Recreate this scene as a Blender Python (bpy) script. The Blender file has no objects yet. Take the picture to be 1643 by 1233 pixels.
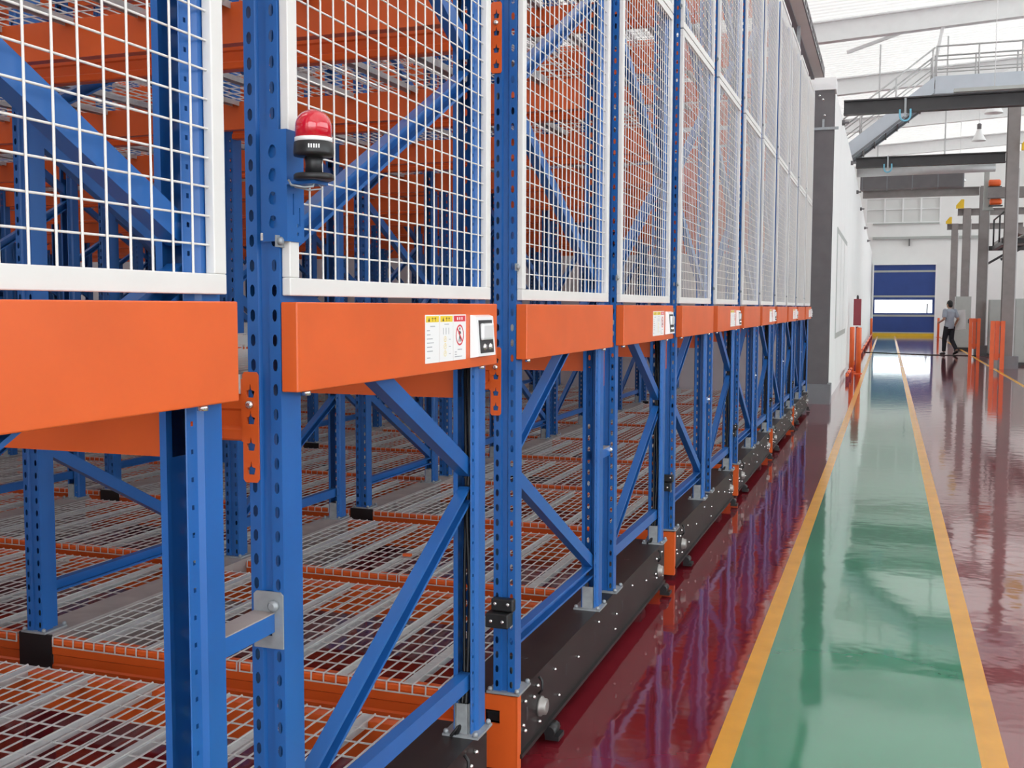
import bpy, bmesh, math, random
from mathutils import Vector, Matrix
from mathutils.geometry import tessellate_polygon
random.seed(7)
SC = bpy.context.scene
COL = SC.collection
pi = math.pi

# ------------------------------------------------------------------ camera, world, light, exposure
F_PX, YAW, PITCH, ROLL, EYE = 1713.31, math.radians(19.33896), math.radians(-4.1571), math.radians(.16639), 1.5
fwd = Vector((-math.sin(YAW) * math.cos(PITCH), math.cos(YAW) * math.cos(PITCH), math.sin(PITCH)))
rgt0 = Vector((math.cos(YAW), math.sin(YAW), 0)); up0 = rgt0.cross(fwd)
rgt = rgt0 * math.cos(ROLL) + up0 * math.sin(ROLL); upv = up0 * math.cos(ROLL) - rgt0 * math.sin(ROLL)
cd = bpy.data.cameras.new('camera'); cam = bpy.data.objects.new('camera', cd); COL.objects.link(cam)
m3 = Matrix((rgt, upv, -fwd)).transposed()
cam.matrix_world = Matrix.Translation((0, 0, EYE)) @ m3.to_4x4()
cd.sensor_fit = 'HORIZONTAL'; cd.sensor_width = 36.0; cd.lens = F_PX / 1643 * 36.0
cd.clip_start = .05; cd.clip_end = 300
SC.camera = cam

w = bpy.data.worlds.new('overcast_daylight'); SC.world = w; w.use_nodes = True
bg = w.node_tree.nodes['Background']; bg.inputs[0].default_value = (.93, .97, 1.0, 1); bg.inputs[1].default_value = 3.2

def area(name, loc, sx, sy, power, rot=(0, 0, 0), color=(1, .98, .95)):
    l = bpy.data.lights.new(name, 'AREA'); l.shape = 'RECTANGLE'; l.size = sx; l.size_y = sy; l.energy = power; l.color = color
    o = bpy.data.objects.new(name, l); o.location = loc; o.rotation_euler = rot; COL.objects.link(o); return o
# added fill lamps under the closed roof, brightening the rack interiors
for x in (-5.5, -11.5):
    for y in (1, 6, 12):
        area('rack_fill_light', (x, y, 8.1), 4.0, 2.2, 70)

vs = SC.view_settings
vs.view_transform = 'Standard'; vs.look = 'None'; vs.gamma = 1; vs.use_curve_mapping = False; vs.exposure = .44
SC.cycles.max_bounces = 8; SC.cycles.diffuse_bounces = 4; SC.cycles.transparent_max_bounces = 16

# ------------------------------------------------------------------ materials
def mat(name, col, rough=.5, metal=0., spec=.5, noise=0., nscale=6., coat=0., emit=0., bump=0., bscale=20., stretch=None):
    m = bpy.data.materials.new(name); m.use_nodes = True
    nt = m.node_tree; b = nt.nodes['Principled BSDF']
    b.inputs['Base Color'].default_value = (*col, 1); b.inputs['Roughness'].default_value = rough
    b.inputs['Metallic'].default_value = metal; b.inputs['Specular IOR Level'].default_value = spec
    if coat: b.inputs['Coat Weight'].default_value = coat; b.inputs['Coat Roughness'].default_value = .05
    if emit: b.inputs['Emission Color'].default_value = (*col, 1); b.inputs['Emission Strength'].default_value = emit
    tc = nt.nodes.new('ShaderNodeTexCoord')
    src = tc.outputs['Object']
    if stretch:
        mp = nt.nodes.new('ShaderNodeMapping'); mp.inputs['Scale'].default_value = stretch
        nt.links.new(src, mp.inputs[0]); src = mp.outputs[0]
    if noise:
        n = nt.nodes.new('ShaderNodeTexNoise'); n.inputs['Scale'].default_value = nscale; n.inputs['Detail'].default_value = 5
        r = nt.nodes.new('ShaderNodeValToRGB')
        r.color_ramp.elements[0].position = .3; r.color_ramp.elements[1].position = .7
        r.color_ramp.elements[0].color = (*[c * (1 - noise) for c in col], 1)
        r.color_ramp.elements[1].color = (*[min(1, c * (1 + noise) + noise * .01) for c in col], 1)
        nt.links.new(src, n.inputs['Vector']); nt.links.new(n.outputs[0], r.inputs[0]); nt.links.new(r.outputs[0], b.inputs['Base Color'])
    if bump:
        n2 = nt.nodes.new('ShaderNodeTexNoise'); n2.inputs['Scale'].default_value = bscale; n2.inputs['Detail'].default_value = 2
        bp = nt.nodes.new('ShaderNodeBump'); bp.inputs['Strength'].default_value = bump; bp.inputs['Distance'].default_value = .01
        nt.links.new(src, n2.inputs['Vector']); nt.links.new(n2.outputs[0], bp.inputs['Height']); nt.links.new(bp.outputs[0], b.inputs['Normal'])
        if coat: nt.links.new(bp.outputs[0], b.inputs['Coat Normal'])
    return m

M = dict(
    blue=mat('blue_powder_coat', (.014, .112, .375), .30, noise=.10, nscale=3),
    orange=mat('orange_powder_coat', (.70, .112, .016), .36, noise=.07, nscale=4),
    galv=mat('galvanised_steel', (.33, .355, .37), .42, metal=.30, noise=.12, nscale=30),
    zinc=mat('pale_zinc_channel', (.56, .575, .575), .42, metal=.2, noise=.1, nscale=30),
    wire=mat('galvanised_wire', (.60, .595, .58), .42, metal=.2),
    cream=mat('cream_guard_paint', (.73, .72, .69), .42, noise=.03, nscale=5),
    creamwire=mat('cream_wire_paint', (.76, .74, .70), .45),
    black=mat('black_steel', (.013, .010, .010), .42, noise=.25, nscale=7),
    blackpl=mat('black_plastic', (.012, .012, .013), .42, noise=.1),
    dusty=mat('dusty_steel_plate', (.33, .29, .28), .6, noise=.12, nscale=9),
    chrome=mat('zinc_bolt', (.78, .78, .76), .22, metal=.9, noise=.05),
    axle=mat('worn_steel', (.30, .285, .27), .38, metal=.5, noise=.15, nscale=20),
    red=mat('red_epoxy', (.185, .014, .022), .07, noise=.16, nscale=1.2, bump=.13, bscale=6.0, spec=.55, coat=.35),
    green=mat('green_epoxy', (.028, .215, .115), .07, noise=.10, nscale=1.0, bump=.08, bscale=5.0, spec=.55, coat=.35),
    yellow=mat('yellow_floor_paint', (.68, .31, .015), .22, noise=.09, nscale=6),
    white=mat('white_wall_panel', (.82, .82, .81), .6, noise=.015, nscale=2),
    lilac=mat('pale_grey_wall', (.56, .55, .58), .65, noise=.03, nscale=2),
    grey=mat('grey_column_paint', (.135, .125, .13), .5, noise=.08, nscale=5),
    plinth=mat('grey_plinth_paint', (.20, .21, .225), .55, noise=.05, nscale=5),
    brown=mat('brown_grey_steel', (.235, .21, .205), .5, noise=.10, nscale=4),
    darks=mat('dark_steel', (.035, .033, .035), .45, noise=.15, nscale=4),
    steelblue=mat('blue_grey_steel', (.55, .60, .66), .5, noise=.04, nscale=3),
    silver=mat('silver_rail', (.58, .58, .58), .4, metal=.2, noise=.05),
    dred=mat('dark_red_paint', (.25, .015, .03), .4, noise=.08),
    gorange=mat('guard_orange_paint', (.80, .13, .03), .4, noise=.06),
    yel=mat('yellow_paint', (.75, .48, .02), .4, noise=.06),
    dblue=mat('blue_door_fabric', (.020, .058, .25), .5, noise=.08, nscale=1.5),
    cab=mat('light_grey_cabinet', (.42, .44, .42), .45, noise=.03),
    hookb=mat('light_blue_paint', (.16, .45, .60), .4, noise=.05),
    lampw=mat('white_enamel', (.85, .85, .85), .3, noise=.02),
    lens=mat('grey_clear_lens', (.75, .75, .75), .12, noise=.03, coat=.6),
    paper=mat('white_sticker', (.85, .85, .84), .4, noise=.01),
    ylabel=mat('yellow_sticker', (.85, .62, .03), .4, noise=.02),
    rlabel=mat('red_sticker', (.70, .03, .05), .4, noise=.02),
    ink=mat('dark_ink', (.03, .03, .03), .5, noise=.02),
    gink=mat('grey_ink', (.40, .40, .42), .5, noise=.02),
    skin=mat('skin', (.45, .25, .17), .5, noise=.05),
    hair=mat('black_hair', (.012, .010, .010), .5, noise=.2),
    shirt=mat('grey_blue_shirt', (.33, .36, .42), .8, noise=.06),
    vest=mat('tan_sleeve', (.50, .38, .30), .8, noise=.06),
    trousers=mat('black_trousers', (.016, .017, .025), .8, noise=.15),
)
def glass_red():
    m = bpy.data.materials.new('red_beacon_lens'); m.use_nodes = True
    b = m.node_tree.nodes['Principled BSDF']
    b.inputs['Base Color'].default_value = (.80, .012, .035, 1); b.inputs['Roughness'].default_value = .06
    b.inputs['Transmission Weight'].default_value = .35; b.inputs['Coat Weight'].default_value = 1; b.inputs['Coat Roughness'].default_value = .02
    wv = m.node_tree.nodes.new('ShaderNodeTexNoise'); wv.inputs['Scale'].default_value = 40
    bp = m.node_tree.nodes.new('ShaderNodeBump'); bp.inputs['Strength'].default_value = .05
    m.node_tree.links.new(wv.outputs[0], bp.inputs['Height']); m.node_tree.links.new(bp.outputs[0], b.inputs['Normal'])
    return m
M['redlens'] = glass_red()
def pane():
    m = bpy.data.materials.new('clear_pane'); m.use_nodes = True; nt = m.node_tree; nt.nodes.clear()
    o = nt.nodes.new('ShaderNodeOutputMaterial'); mx = nt.nodes.new('ShaderNodeMixShader')
    t = nt.nodes.new('ShaderNodeBsdfTransparent'); g = nt.nodes.new('ShaderNodeBsdfGlossy')
    t.inputs[0].default_value = (.95, .97, .97, 1); g.inputs['Roughness'].default_value = .05
    lw = nt.nodes.new('ShaderNodeFresnel'); lw.inputs[0].default_value = 1.45
    nt.links.new(lw.outputs[0], mx.inputs[0]); nt.links.new(t.outputs[0], mx.inputs[1]); nt.links.new(g.outputs[0], mx.inputs[2])
    nt.links.new(mx.outputs[0], o.inputs[0]); return m
M['pane'] = pane()
def translucent_roof():                              # white sheet, translucency added so sky light brightens ceiling and hall
    m = bpy.data.materials.new('translucent_roof_sheet'); m.use_nodes = True; nt = m.node_tree; nt.nodes.clear()
    o = nt.nodes.new('ShaderNodeOutputMaterial'); mx = nt.nodes.new('ShaderNodeMixShader'); mx.inputs[0].default_value = .18
    d = nt.nodes.new('ShaderNodeBsdfDiffuse'); t = nt.nodes.new('ShaderNodeBsdfTranslucent'); t.inputs[0].default_value = (.95, .95, .92, 1)
    tc = nt.nodes.new('ShaderNodeTexCoord'); n = nt.nodes.new('ShaderNodeTexNoise'); n.inputs['Scale'].default_value = .5
    r = nt.nodes.new('ShaderNodeValToRGB'); r.color_ramp.elements[0].color = (.82, .81, .78, 1); r.color_ramp.elements[1].color = (.90, .89, .86, 1)
    nt.links.new(tc.outputs['Object'], n.inputs['Vector']); nt.links.new(n.outputs[0], r.inputs[0]); nt.links.new(r.outputs[0], d.inputs[0])
    nt.links.new(d.outputs[0], mx.inputs[1]); nt.links.new(t.outputs[0], mx.inputs[2]); nt.links.new(mx.outputs[0], o.inputs[0]); return m
M['roof'] = translucent_roof()
def frosted(name, f):
    m = bpy.data.materials.new(name); m.use_nodes = True; nt = m.node_tree; nt.nodes.clear()
    o = nt.nodes.new('ShaderNodeOutputMaterial'); mx = nt.nodes.new('ShaderNodeMixShader'); mx.inputs[0].default_value = f
    d = nt.nodes.new('ShaderNodeBsdfDiffuse'); d.inputs[0].default_value = (.62, .62, .60, 1); t = nt.nodes.new('ShaderNodeBsdfTranslucent'); t.inputs[0].default_value = (.9, .9, .9, 1)
    tc = nt.nodes.new('ShaderNodeTexCoord'); n = nt.nodes.new('ShaderNodeTexNoise'); n.inputs['Scale'].default_value = 2
    bp = nt.nodes.new('ShaderNodeBump'); bp.inputs['Strength'].default_value = .05
    nt.links.new(tc.outputs['Object'], n.inputs['Vector']); nt.links.new(n.outputs[0], bp.inputs['Height']); nt.links.new(bp.outputs[0], d.inputs['Normal'])
    nt.links.new(d.outputs[0], mx.inputs[1]); nt.links.new(t.outputs[0], mx.inputs[2]); nt.links.new(mx.outputs[0], o.inputs[0]); return m
M['frost'] = frosted('frosted_pane', .2)

# ------------------------------------------------------------------ mesh helpers
class MB:
    def __init__(s): s.v = []; s.f = []; s.mi = []; s.sm = []; s.cur = 0; s.smooth = False
    def face(s, idx): s.f.append(tuple(idx)); s.mi.append(s.cur); s.sm.append(s.smooth)
    def add(s, pts): n = len(s.v); s.v.extend([tuple(p) for p in pts]); return n
    def box(s, x0, x1, y0, y1, z0, z1):
        n = s.add([(x0, y0, z0), (x1, y0, z0), (x1, y1, z0), (x0, y1, z0), (x0, y0, z1), (x1, y0, z1), (x1, y1, z1), (x0, y1, z1)])
        for q in ((3, 2, 1, 0), (4, 5, 6, 7), (0, 1, 5, 4), (1, 2, 6, 5), (2, 3, 7, 6), (3, 0, 4, 7)): s.face([n + k for k in q])
        return s
    def bbox(s, x0, x1, y0, y1, z0, z1, b):          # box with chamfered edges
        xs, ys, zs = (x0, x1), (y0, y1), (z0, z1); V = {}
        c = Vector(((x0 + x1) / 2, (y0 + y1) / 2, (z0 + z1) / 2))
        bm = bmesh.new(); bmesh.ops.create_cube(bm, size=1)
        bmesh.ops.scale(bm, vec=(x1 - x0, y1 - y0, z1 - z0), verts=bm.verts); bmesh.ops.translate(bm, vec=c, verts=bm.verts)
        bmesh.ops.bevel(bm, geom=bm.edges[:], offset=b, segments=2, affect='EDGES', profile=.5)
        n = s.add([v.co for v in bm.verts]); bm.verts.index_update()
        for f in bm.faces: s.face([n + v.index for v in f.verts])
        bm.free(); return s
    def bar(s, p0, p1, wx, wy, ref=(0, 0, 1)):       # square bar between two points
        p0, p1 = Vector(p0), Vector(p1); d = (p1 - p0).normalized(); r = Vector(ref)
        if abs(d.dot(r)) > .95: r = Vector((1, 0, 0))
        a = d.cross(r).normalized(); b = a.cross(d)
        n = s.add([p + a * sx * wx / 2 + b * sy * wy / 2 for p in (p0, p1) for sx, sy in ((-1, -1), (1, -1), (1, 1), (-1, 1))])
        for q in ((3, 2, 1, 0), (4, 5, 6, 7), (0, 1, 5, 4), (1, 2, 6, 5), (2, 3, 7, 6), (3, 0, 4, 7)): s.face([n + k for k in q])
        return s
    def tube(s, pts, r, n=8, caps=True):
        pts = [Vector(p) for p in pts]; rings = []; sm = s.smooth
        prev = None
        for i, p in enumerate(pts):
            d = ((pts[min(i + 1, len(pts) - 1)] - pts[max(i - 1, 0)])).normalized()
            if prev is None:
                r0 = Vector((0, 0, 1)) if abs(d.z) < .9 else Vector((1, 0, 0))
                a = d.cross(r0).normalized()
            else: a = (prev - d * prev.dot(d)).normalized()
            prev = a; b = d.cross(a); rr = r[i] if isinstance(r, (list, tuple)) else r
            rings.append(s.add([p + (a * math.cos(2 * pi * k / n) + b * math.sin(2 * pi * k / n)) * rr for k in range(n)]))
        s.smooth = n > 4
        for i in range(len(rings) - 1):
            for k in range(n): s.face([rings[i] + k, rings[i] + (k + 1) % n, rings[i + 1] + (k + 1) % n, rings[i + 1] + k])
        s.smooth = sm
        if caps: s.face([rings[0] + k for k in range(n)][::-1]); s.face([rings[-1] + k for k in range(n)])
        return s
    def lathe(s, prof, c=(0, 0, 0), n=24, axis='z'):
        rings = []; sm = s.smooth; s.smooth = True
        for r, z in prof:
            pts = []
            for k in range(n):
                a = 2 * pi * k / n; x, y = r * math.cos(a), r * math.sin(a)
                p = (x, y, z) if axis == 'z' else ((z, x, y) if axis == 'x' else (x, z, y))
                pts.append((p[0] + c[0], p[1] + c[1], p[2] + c[2]))
            rings.append(s.add(pts))
        for i in range(len(rings) - 1):
            for k in range(n): s.face([rings[i] + k, rings[i] + (k + 1) % n, rings[i + 1] + (k + 1) % n, rings[i + 1] + k])
        s.smooth = sm
        s.face([rings[0] + k for k in range(n)][::-1]); s.face([rings[-1] + k for k in range(n)])
        return s
    def extrude_x(s, prof, x0, x1):                  # closed (y, z) outline swept along x
        n = len(prof); a = s.add([(x0, y, z) for y, z in prof]); b = s.add([(x1, y, z) for y, z in prof])
        for k in range(n): s.face([a + k, a + (k + 1) % n, b + (k + 1) % n, b + k])
        s.face([a + k for k in range(n)][::-1]); s.face([b + k for k in range(n)]); return s
    def plate(s, outer, holes, fn, t):               # flat plate with holes; fn maps (u, v, depth) to a point
        polys = [outer] + holes; tri = tessellate_polygon([[Vector((u, v, 0)) for u, v in p] for p in polys])
        flat = [q for p in polys for q in p]; n = len(flat)
        a = s.add([fn(u, v, 0) for u, v in flat]); b = s.add([fn(u, v, t) for u, v in flat])
        for t3 in tri: s.face([a + i for i in t3]); s.face([b + i for i in t3][::-1])
        o = 0
        for p in polys:
            for k in range(len(p)):
                k2 = (k + 1) % len(p); s.face([a + o + k, a + o + k2, b + o + k2, b + o + k])
            o += len(p)
        return s
    def mesh(s, name, mats):
        me = bpy.data.meshes.new(name); me.from_pydata(s.v, [], s.f)
        for m in (mats if isinstance(mats, (list, tuple)) else [mats]): me.materials.append(M[m] if isinstance(m, str) else m)
        me.polygons.foreach_set('material_index', s.mi); me.polygons.foreach_set('use_smooth', s.sm); me.update()
        return me
    def build(s, name, mats, parent=None, loc=(0, 0, 0), rot=(0, 0, 0)):
        return link(name, s.mesh(name, mats), parent, loc, rot)
def link(name, me, parent=None, loc=(0, 0, 0), rot=(0, 0, 0)):
    o = bpy.data.objects.new(name, me); COL.objects.link(o); o.parent = parent; o.location = loc; o.rotation_euler = rot; return o
def thing(name, label, cat, loc=(0, 0, 0), rz=0, group=None):
    o = bpy.data.objects.new(name, None); COL.objects.link(o); o.location = loc; o.rotation_euler = (0, 0, rz); o.empty_display_size = .1
    o['label'] = label; o['category'] = cat
    if group: o['group'] = group
    return o
def tag(o, label, cat, group=None):
    o['label'] = label; o['category'] = cat
    if group: o['group'] = group
    return o
def struct(o): o['kind'] = 'structure'; return o
def stuff(o): o['kind'] = 'stuff'; return o

# ------------------------------------------------------------------ the setting
fl = struct(MB().box(-18, 14, -10, 68, -.2, 0).build('floor', 'red'))
MB().box(-.4438, .3294, -9, 59.5, .0, .0015).build('green_walkway', 'green', fl)
for x0, x1 in ((-.5193, -.4438), (.3294, .4135)): MB().box(x0, x1, -9, 59.5, .0, .0018).build('yellow_line', 'yellow', fl)
MB().box(2.46, 2.54, 14, 59.5, 0, .0018).build('yellow_line', 'yellow', fl)

# roof: corrugated white sheet rising to the right, with girders
def roof_z(x): return 9.05 + .056 * x
b = MB(); pts = []; y = -10.0
while y < 62: pts += [(y, 0), (y + .16, 0), (y + .19, .06), (y + .27, .06)]; y += .30
n = b.add([(-18, yy, roof_z(-18) + h) for yy, h in pts]); n2 = b.add([(14, yy, roof_z(14) + h) for yy, h in pts])
for k in range(len(pts) - 1): b.face([n + k, n2 + k, n2 + k + 1, n + k + 1])
cl = struct(b.build('ceiling', 'roof'))
for y in (21.5, 29.6, 37, 45, 53):
    g = MB()
    for dz, hw, hh in ((-.02, .13, .02), (-.27, .012, .24), (-.53, .13, .02)):
        g.bar((-18, y, roof_z(-18) + dz), (14, y, roof_z(14) + dz), hw * 2, hh * 2)
    g.build('roof_girder', 'lampw', cl)
# purlin struts hanging between girder and roof corner
for (x0, y0, z0, x1, y1, z1) in ((-1.2, 30, 8.2, .1, 30, 8.6), (1.0, 29.6, 7.9, 1.12, 29.6, 8.6), (1.6, 33, 7.6, 3.4, 33, 8.3)):
    MB().bar((x0, y0, z0), (x1, y1, z1), .08, .08).build('roof_strut', 'lampw', cl)

# wall along the aisle beyond the racks: panels with recessed joints
wl = MB(); ys = [17.65 + 2.6 * k for k in range(17)]; ys[-1] = 60.0
def wall_top(y): return 4.93 if y < 28 else 4.93 - .5 * min(1, (y - 28) / 20)
wallL = struct(MB().box(-1.02, -.885, 17.65, 60, 0, 4.38).build('wall_left', 'white'))
for k in range(16):
    y0, y1 = ys[k] + .006, ys[k + 1] - .006
    p = MB(); z0, z1 = wall_top(y0), wall_top(y1)
    n = p.add([(-.9, y0, 0), (-.87, y0, 0), (-.87, y1, 0), (-.9, y1, 0), (-.9, y0, z0), (-.87, y0, z0), (-.87, y1, z1), (-.9, y1, z1)])
    for q in ((3, 2, 1, 0), (4, 5, 6, 7), (0, 1, 5, 4), (1, 2, 6, 5), (2, 3, 7, 6), (3, 0, 4, 7)): p.face([n + i for i in q])
    p.build('wall_panel', 'white', wallL)
for y, z in ((20.4, 4.82), (25.3, 4.72), (30, 4.55), (34, 4.45), (40, 4.3), (46, 4.2)):
    MB().lathe([(.0, 0), (.05, 0), (.05, .05), (.02, .06), (.02, .12)], (-.87, y, z), 10, 'x').build('pipe_clip', 'grey', wallL)
# window niche in that wall, seen edge on
wn = struct(MB().box(-.872, -.862, 19.6, 24.2, .95, 2.9).build('window_1', 'cab'))
for k in range(3): MB().box(-.868, -.858, 19.75 + k * 1.5, 21.1 + k * 1.5, 1.05, 2.8).build('pane', 'paper', wn)

# partition behind the racks and wall beyond
struct(MB().box(-18, -1.22, 16.9, 17.1, 0, 4.95).build('wall_rear', 'lilac'))
struct(MB().box(-18.2, -18, -10, 62, 0, 8.0).build('wall_side', 'white'))
# end wall with the rapid door and a clerestory band
ew = MB()
ew.box(-18, -.745, 60, 60.2, 0, 5.92); ew.box(2.29, 14, 60, 60.2, 0, 5.92); ew.box(-.745, 2.29, 60, 60.2, 3.735, 5.92)
ew.box(-18, -1.25, 60, 60.2, 5.92, 7.25); ew.box(2.46, 14, 60, 60.2, 5.92, 7.25); ew.box(-18, 14, 60, 60.2, 7.25, 10)
wb = struct(ew.build('wall_back', 'white'))
MB().box(-.86, 4.6, 59.86, 60, 5.08, 5.2).build('wall_ledge', 'cab', wb)
MB().box(-.86, 2.4, 59.9, 60, 5.86, 5.92).build('sill_strip', 'cab', wb)
MB().box(.93, .99, 59.8, 60, 4.72, 5.08).build('ledge_bracket', 'grey', wb)
wf = MB()
wf.box(-1.25, 2.55, 60.02, 60.14, 5.92, 5.98); wf.box(-1.25, 2.55, 60.02, 60.14, 7.19, 7.25); wf.box(-1.25, 2.55, 60.02, 60.14, 6.62, 6.67)
for x in (-1.22, -.29, .607, 1.504, 2.428): wf.box(x - .04, x + .04, 59.98, 60.16, 5.92, 7.25)
w2 = struct(wf.build('window_2', 'lampw'))
for x0, x1 in ((-1.18, -.33), (-.25, .567), (.647, 1.464), (1.544, 2.388)):
    for z0, z1 in ((5.98, 6.62), (6.67, 7.19)): MB().box(x0, x1, 60.08, 60.09, z0, z1).build('pane', 'frost', w2)
# right wall with a tall glazed band
fwl = MB(); fwl.box(-18, -4, -10.2, -10, 0, 10); fwl.box(11, 14, -10.2, -10, 0, 10); fwl.box(-4, 11, -10.2, -10, 7.5, 10); struct(fwl.build('wall_front', 'white'))
rw = MB(); rw.box(12, 12.2, -10, 62, 0, 1.2); rw.box(12, 12.2, -9.85, -8.0, 1.2, 7.6); rw.box(12, 12.2, -10, 62, 7.6, 10)
for k in range(13): rw.box(12, 12.2, -10 + 6 * k - .15, -10 + 6 * k + .15, 1.2, 7.6)
struct(rw.build('wall_right', 'white'))
w3 = MB()
for k in range(12):
    for z in (3.3, 5.4): w3.box(12.05, 12.15, -9.85 + 6 * k, -4.15 + 6 * k, z - .04, z + .04)
w3 = struct(w3.build('window_3', 'lampw'))
for k in range(12): MB().box(12.09, 12.1, -9.85 + 6 * k, -4.15 + 6 * k, 1.2, 7.6).build('pane', 'pane', w3)

# rapid door
dr = struct(MB().box(-.82, -.745, 59.9, 60.05, 0, 3.8).box(2.29, 2.365, 59.9, 60.05, 0, 3.8).box(-.82, 2.365, 59.85, 60.05, 3.735, 3.82).build('door_1', 'lampw'))
def dpanel(nm, z0, z1, m, x0=-.745, x1=2.29, y0=59.97, y1=60.03): return MB().box(x0, x1, y0, y1, z0, z1).build(nm, m, dr)
dpanel('door_panel', 3.45, 3.735, 'dblue'); dpanel('door_panel', 2.14, 3.35, 'dblue'); dpanel('door_panel', .21, 1.02, 'dblue')
for z0, z1 in ((3.35, 3.45), (2.04, 2.14), (1.02, 1.127), (.15, .21)): dpanel('stiffener_strip', z0, z1, 'cab', y0=59.95)
dpanel('bottom_bar', 0, .15, 'yel', y0=59.94)
fr = MB(); fr.box(-.745, 2.29, 59.97, 60.03, 1.9, 2.04); fr.box(-.745, 2.29, 59.97, 60.03, 1.127, 1.22)
fr.box(-.745, -.67, 59.97, 60.03, 1.22, 1.9); fr.box(2.17, 2.29, 59.97, 60.03, 1.22, 1.9); fr.build('window_surround', 'dblue', dr)
MB().box(-.67, 2.17, 59.995, 60.005, 1.22, 1.9).build('vision_pane', 'pane', dr)

lp = thing('lamp_post', 'thin grey lamp post seen through the window of the blue door', 'lamp post', (2.06, 64, 0))
MB().tube([(0, 0, 0), (0, 0, 1.72)], .05, 8).build('post', 'grey', lp); MB().tube([(0, 0, 1.70), (.24, 0, 1.72)], .02, 8).build('arm', 'grey', lp)
# column that closes the rack block
c1 = thing('steel_column', 'dark grey steel column on a grey plinth at the end of the racks', 'column', (-1.02, 17.35, 0))
MB().box(-.21, .21, -.22, .22, 0, .31).build('plinth', 'plinth', c1)
g = MB(); g.box(-.165, .165, -.17, -.15, .31, 4.8); g.box(-.165, .165, .15, .17, .31, 4.8); g.box(-.01, .01, -.15, .15, .31, 4.8); g.build('shaft', 'grey', c1)
MB().box(-.22, .19, -.2, .2, 4.8, 4.98).build('cap', 'lampw', c1)
g = MB(); g.box(-.17, .24, -.2, -.172, 4.2, 4.24); g.box(.0, .03, -.2, -.172, 4.24, 4.36); g.build('bracket', 'galv', c1)
for x, z in ((-.05, 4.72), (.0, 4.66), (.03, 4.42)): MB().lathe([(.0, -.012), (.018, -.008), (.02, 0)], (x, -.17, z), 8, 'y').build('bolt', 'chrome', c1)
# cable tray over the guard panels
ct = thing('cable_tray', 'cream cable tray running above the white mesh guards', 'cable tray', (-1.06, 0, 4.93))
MB().box(-.07, .06, -2, 16.88, 0, .012).build('tray_bottom', 'cream', ct)
g = MB()
g.plate([(-2, 0), (16.88, 0), (16.88, .14), (-2, .14)], [[(y, .04), (y + .28, .04), (y + .28, .10), (y, .10)] for y in [6 + .45 * k for k in range(23)]], lambda u, v, d: (.06 + d, u, v), .012)
g.build('tray_side', 'grey', ct)
MB().box(-.15, -.07, -2, 16.88, -.02, .14).build('tray_side', 'plinth', ct)
for k in range(6): MB().box(-.075, -.035, .50 + 2.633 * k, .54 + 2.633 * k, -.31, -.02).build('tray_bracket', 'galv', ct)

# ------------------------------------------------------------------ mobile racks
Y0, L, GI, GC = .4759, 1.0874, .1927, .2655
PER = 2 * L + GI + GC; FR = (0.0, L + GI); XR = -1.115; BAY = 1.865
ZT = 4.50; ZF = .283
LEV = [1.24 + 1.045 * k for k in range(4)]

def post_mesh():
    b = MB(); z0, z1 = ZF, ZT
    def strip(pl):
        a = b.add([(x, y, z0) for x, y in pl]); c = b.add([(x, y, z1) for x, y in pl])
        for k in range(len(pl) - 1): b.face([a + k, a + k + 1, c + k + 1, c + k])
    strip([(-.025, .087), (-.027, .086)]); strip([(-.027, .058), (-.036, .051), (-.036, 0)])
    strip([(.036, 0), (.036, .051), (.027, .058), (.027, .086), (.013, .087)])
    P = .047; nz = int((z1 - z0) / P)
    def holed(p0, p1, u0, u1, hh, off, ch=0.):       # strip between plan points p0, p1 with a slot per pitch, its corners cut
        p0, p1 = Vector(p0), Vector(p1)
        A = [p0, p0.lerp(p1, u0), p0.lerp(p1, u1), p1]
        zs = [z0]
        for k in range(nz):
            c = z0 + P * (k + .5) + off; zs += [c - hh / 2, c + hh / 2]
        zs.append(z1)
        idx = [b.add([(a.x, a.y, z) for a in A]) for z in zs]
        for i in range(len(zs) - 1):
            for k in range(3):
                if k == 1 and i % 2 == 1:
                    if ch:
                        q0, q1 = A[1], A[2]; za, zb = zs[i], zs[i + 1]; wv = (q1 - q0) * .32
                        for q, sg in ((q0, 1), (q1, -1)):
                            for zz, zd in ((za, ch), (zb, -ch)):
                                n = b.add([(q.x, q.y, zz), (q.x + sg * wv.x, q.y + sg * wv.y, zz), (q.x, q.y, zz + zd)]); b.face([n, n + 1, n + 2])
                    continue
                b.face([idx[i] + k, idx[i] + k + 1, idx[i + 1] + k + 1, idx[i + 1] + k])
    holed((-.036, 0), (-.012, 0), .30, .70, .022, 0, .005)
    holed((.012, 0), (.036, 0), .30, .70, .022, 0, .005)
    strip([(-.012, 0), (-.008, .007), (.008, .007), (.012, 0)])
    holed((-.027, .086), (-.027, .058), .38, .62, .008, .01)
    return b.mesh('upright_post', 'blue')
def foot_mesh():
    b = MB(); b.box(-.055, .055, -.012, .105, .276, .283)
    b.box(-.020, .020, .086, .090, .283, .37); b.box(-.022, -.018, .02, .09, .283, .37); b.box(.018, .022, .02, .09, .283, .37)
    for x, y in ((-.045, .1), (.045, .1), (-.045, -.005), (.045, -.005)): b.lathe([(.008, .283), (.008, .292), (.004, .296)], (x, y, 0), 6)
    return b.mesh('post_foot', 'galv')
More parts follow.
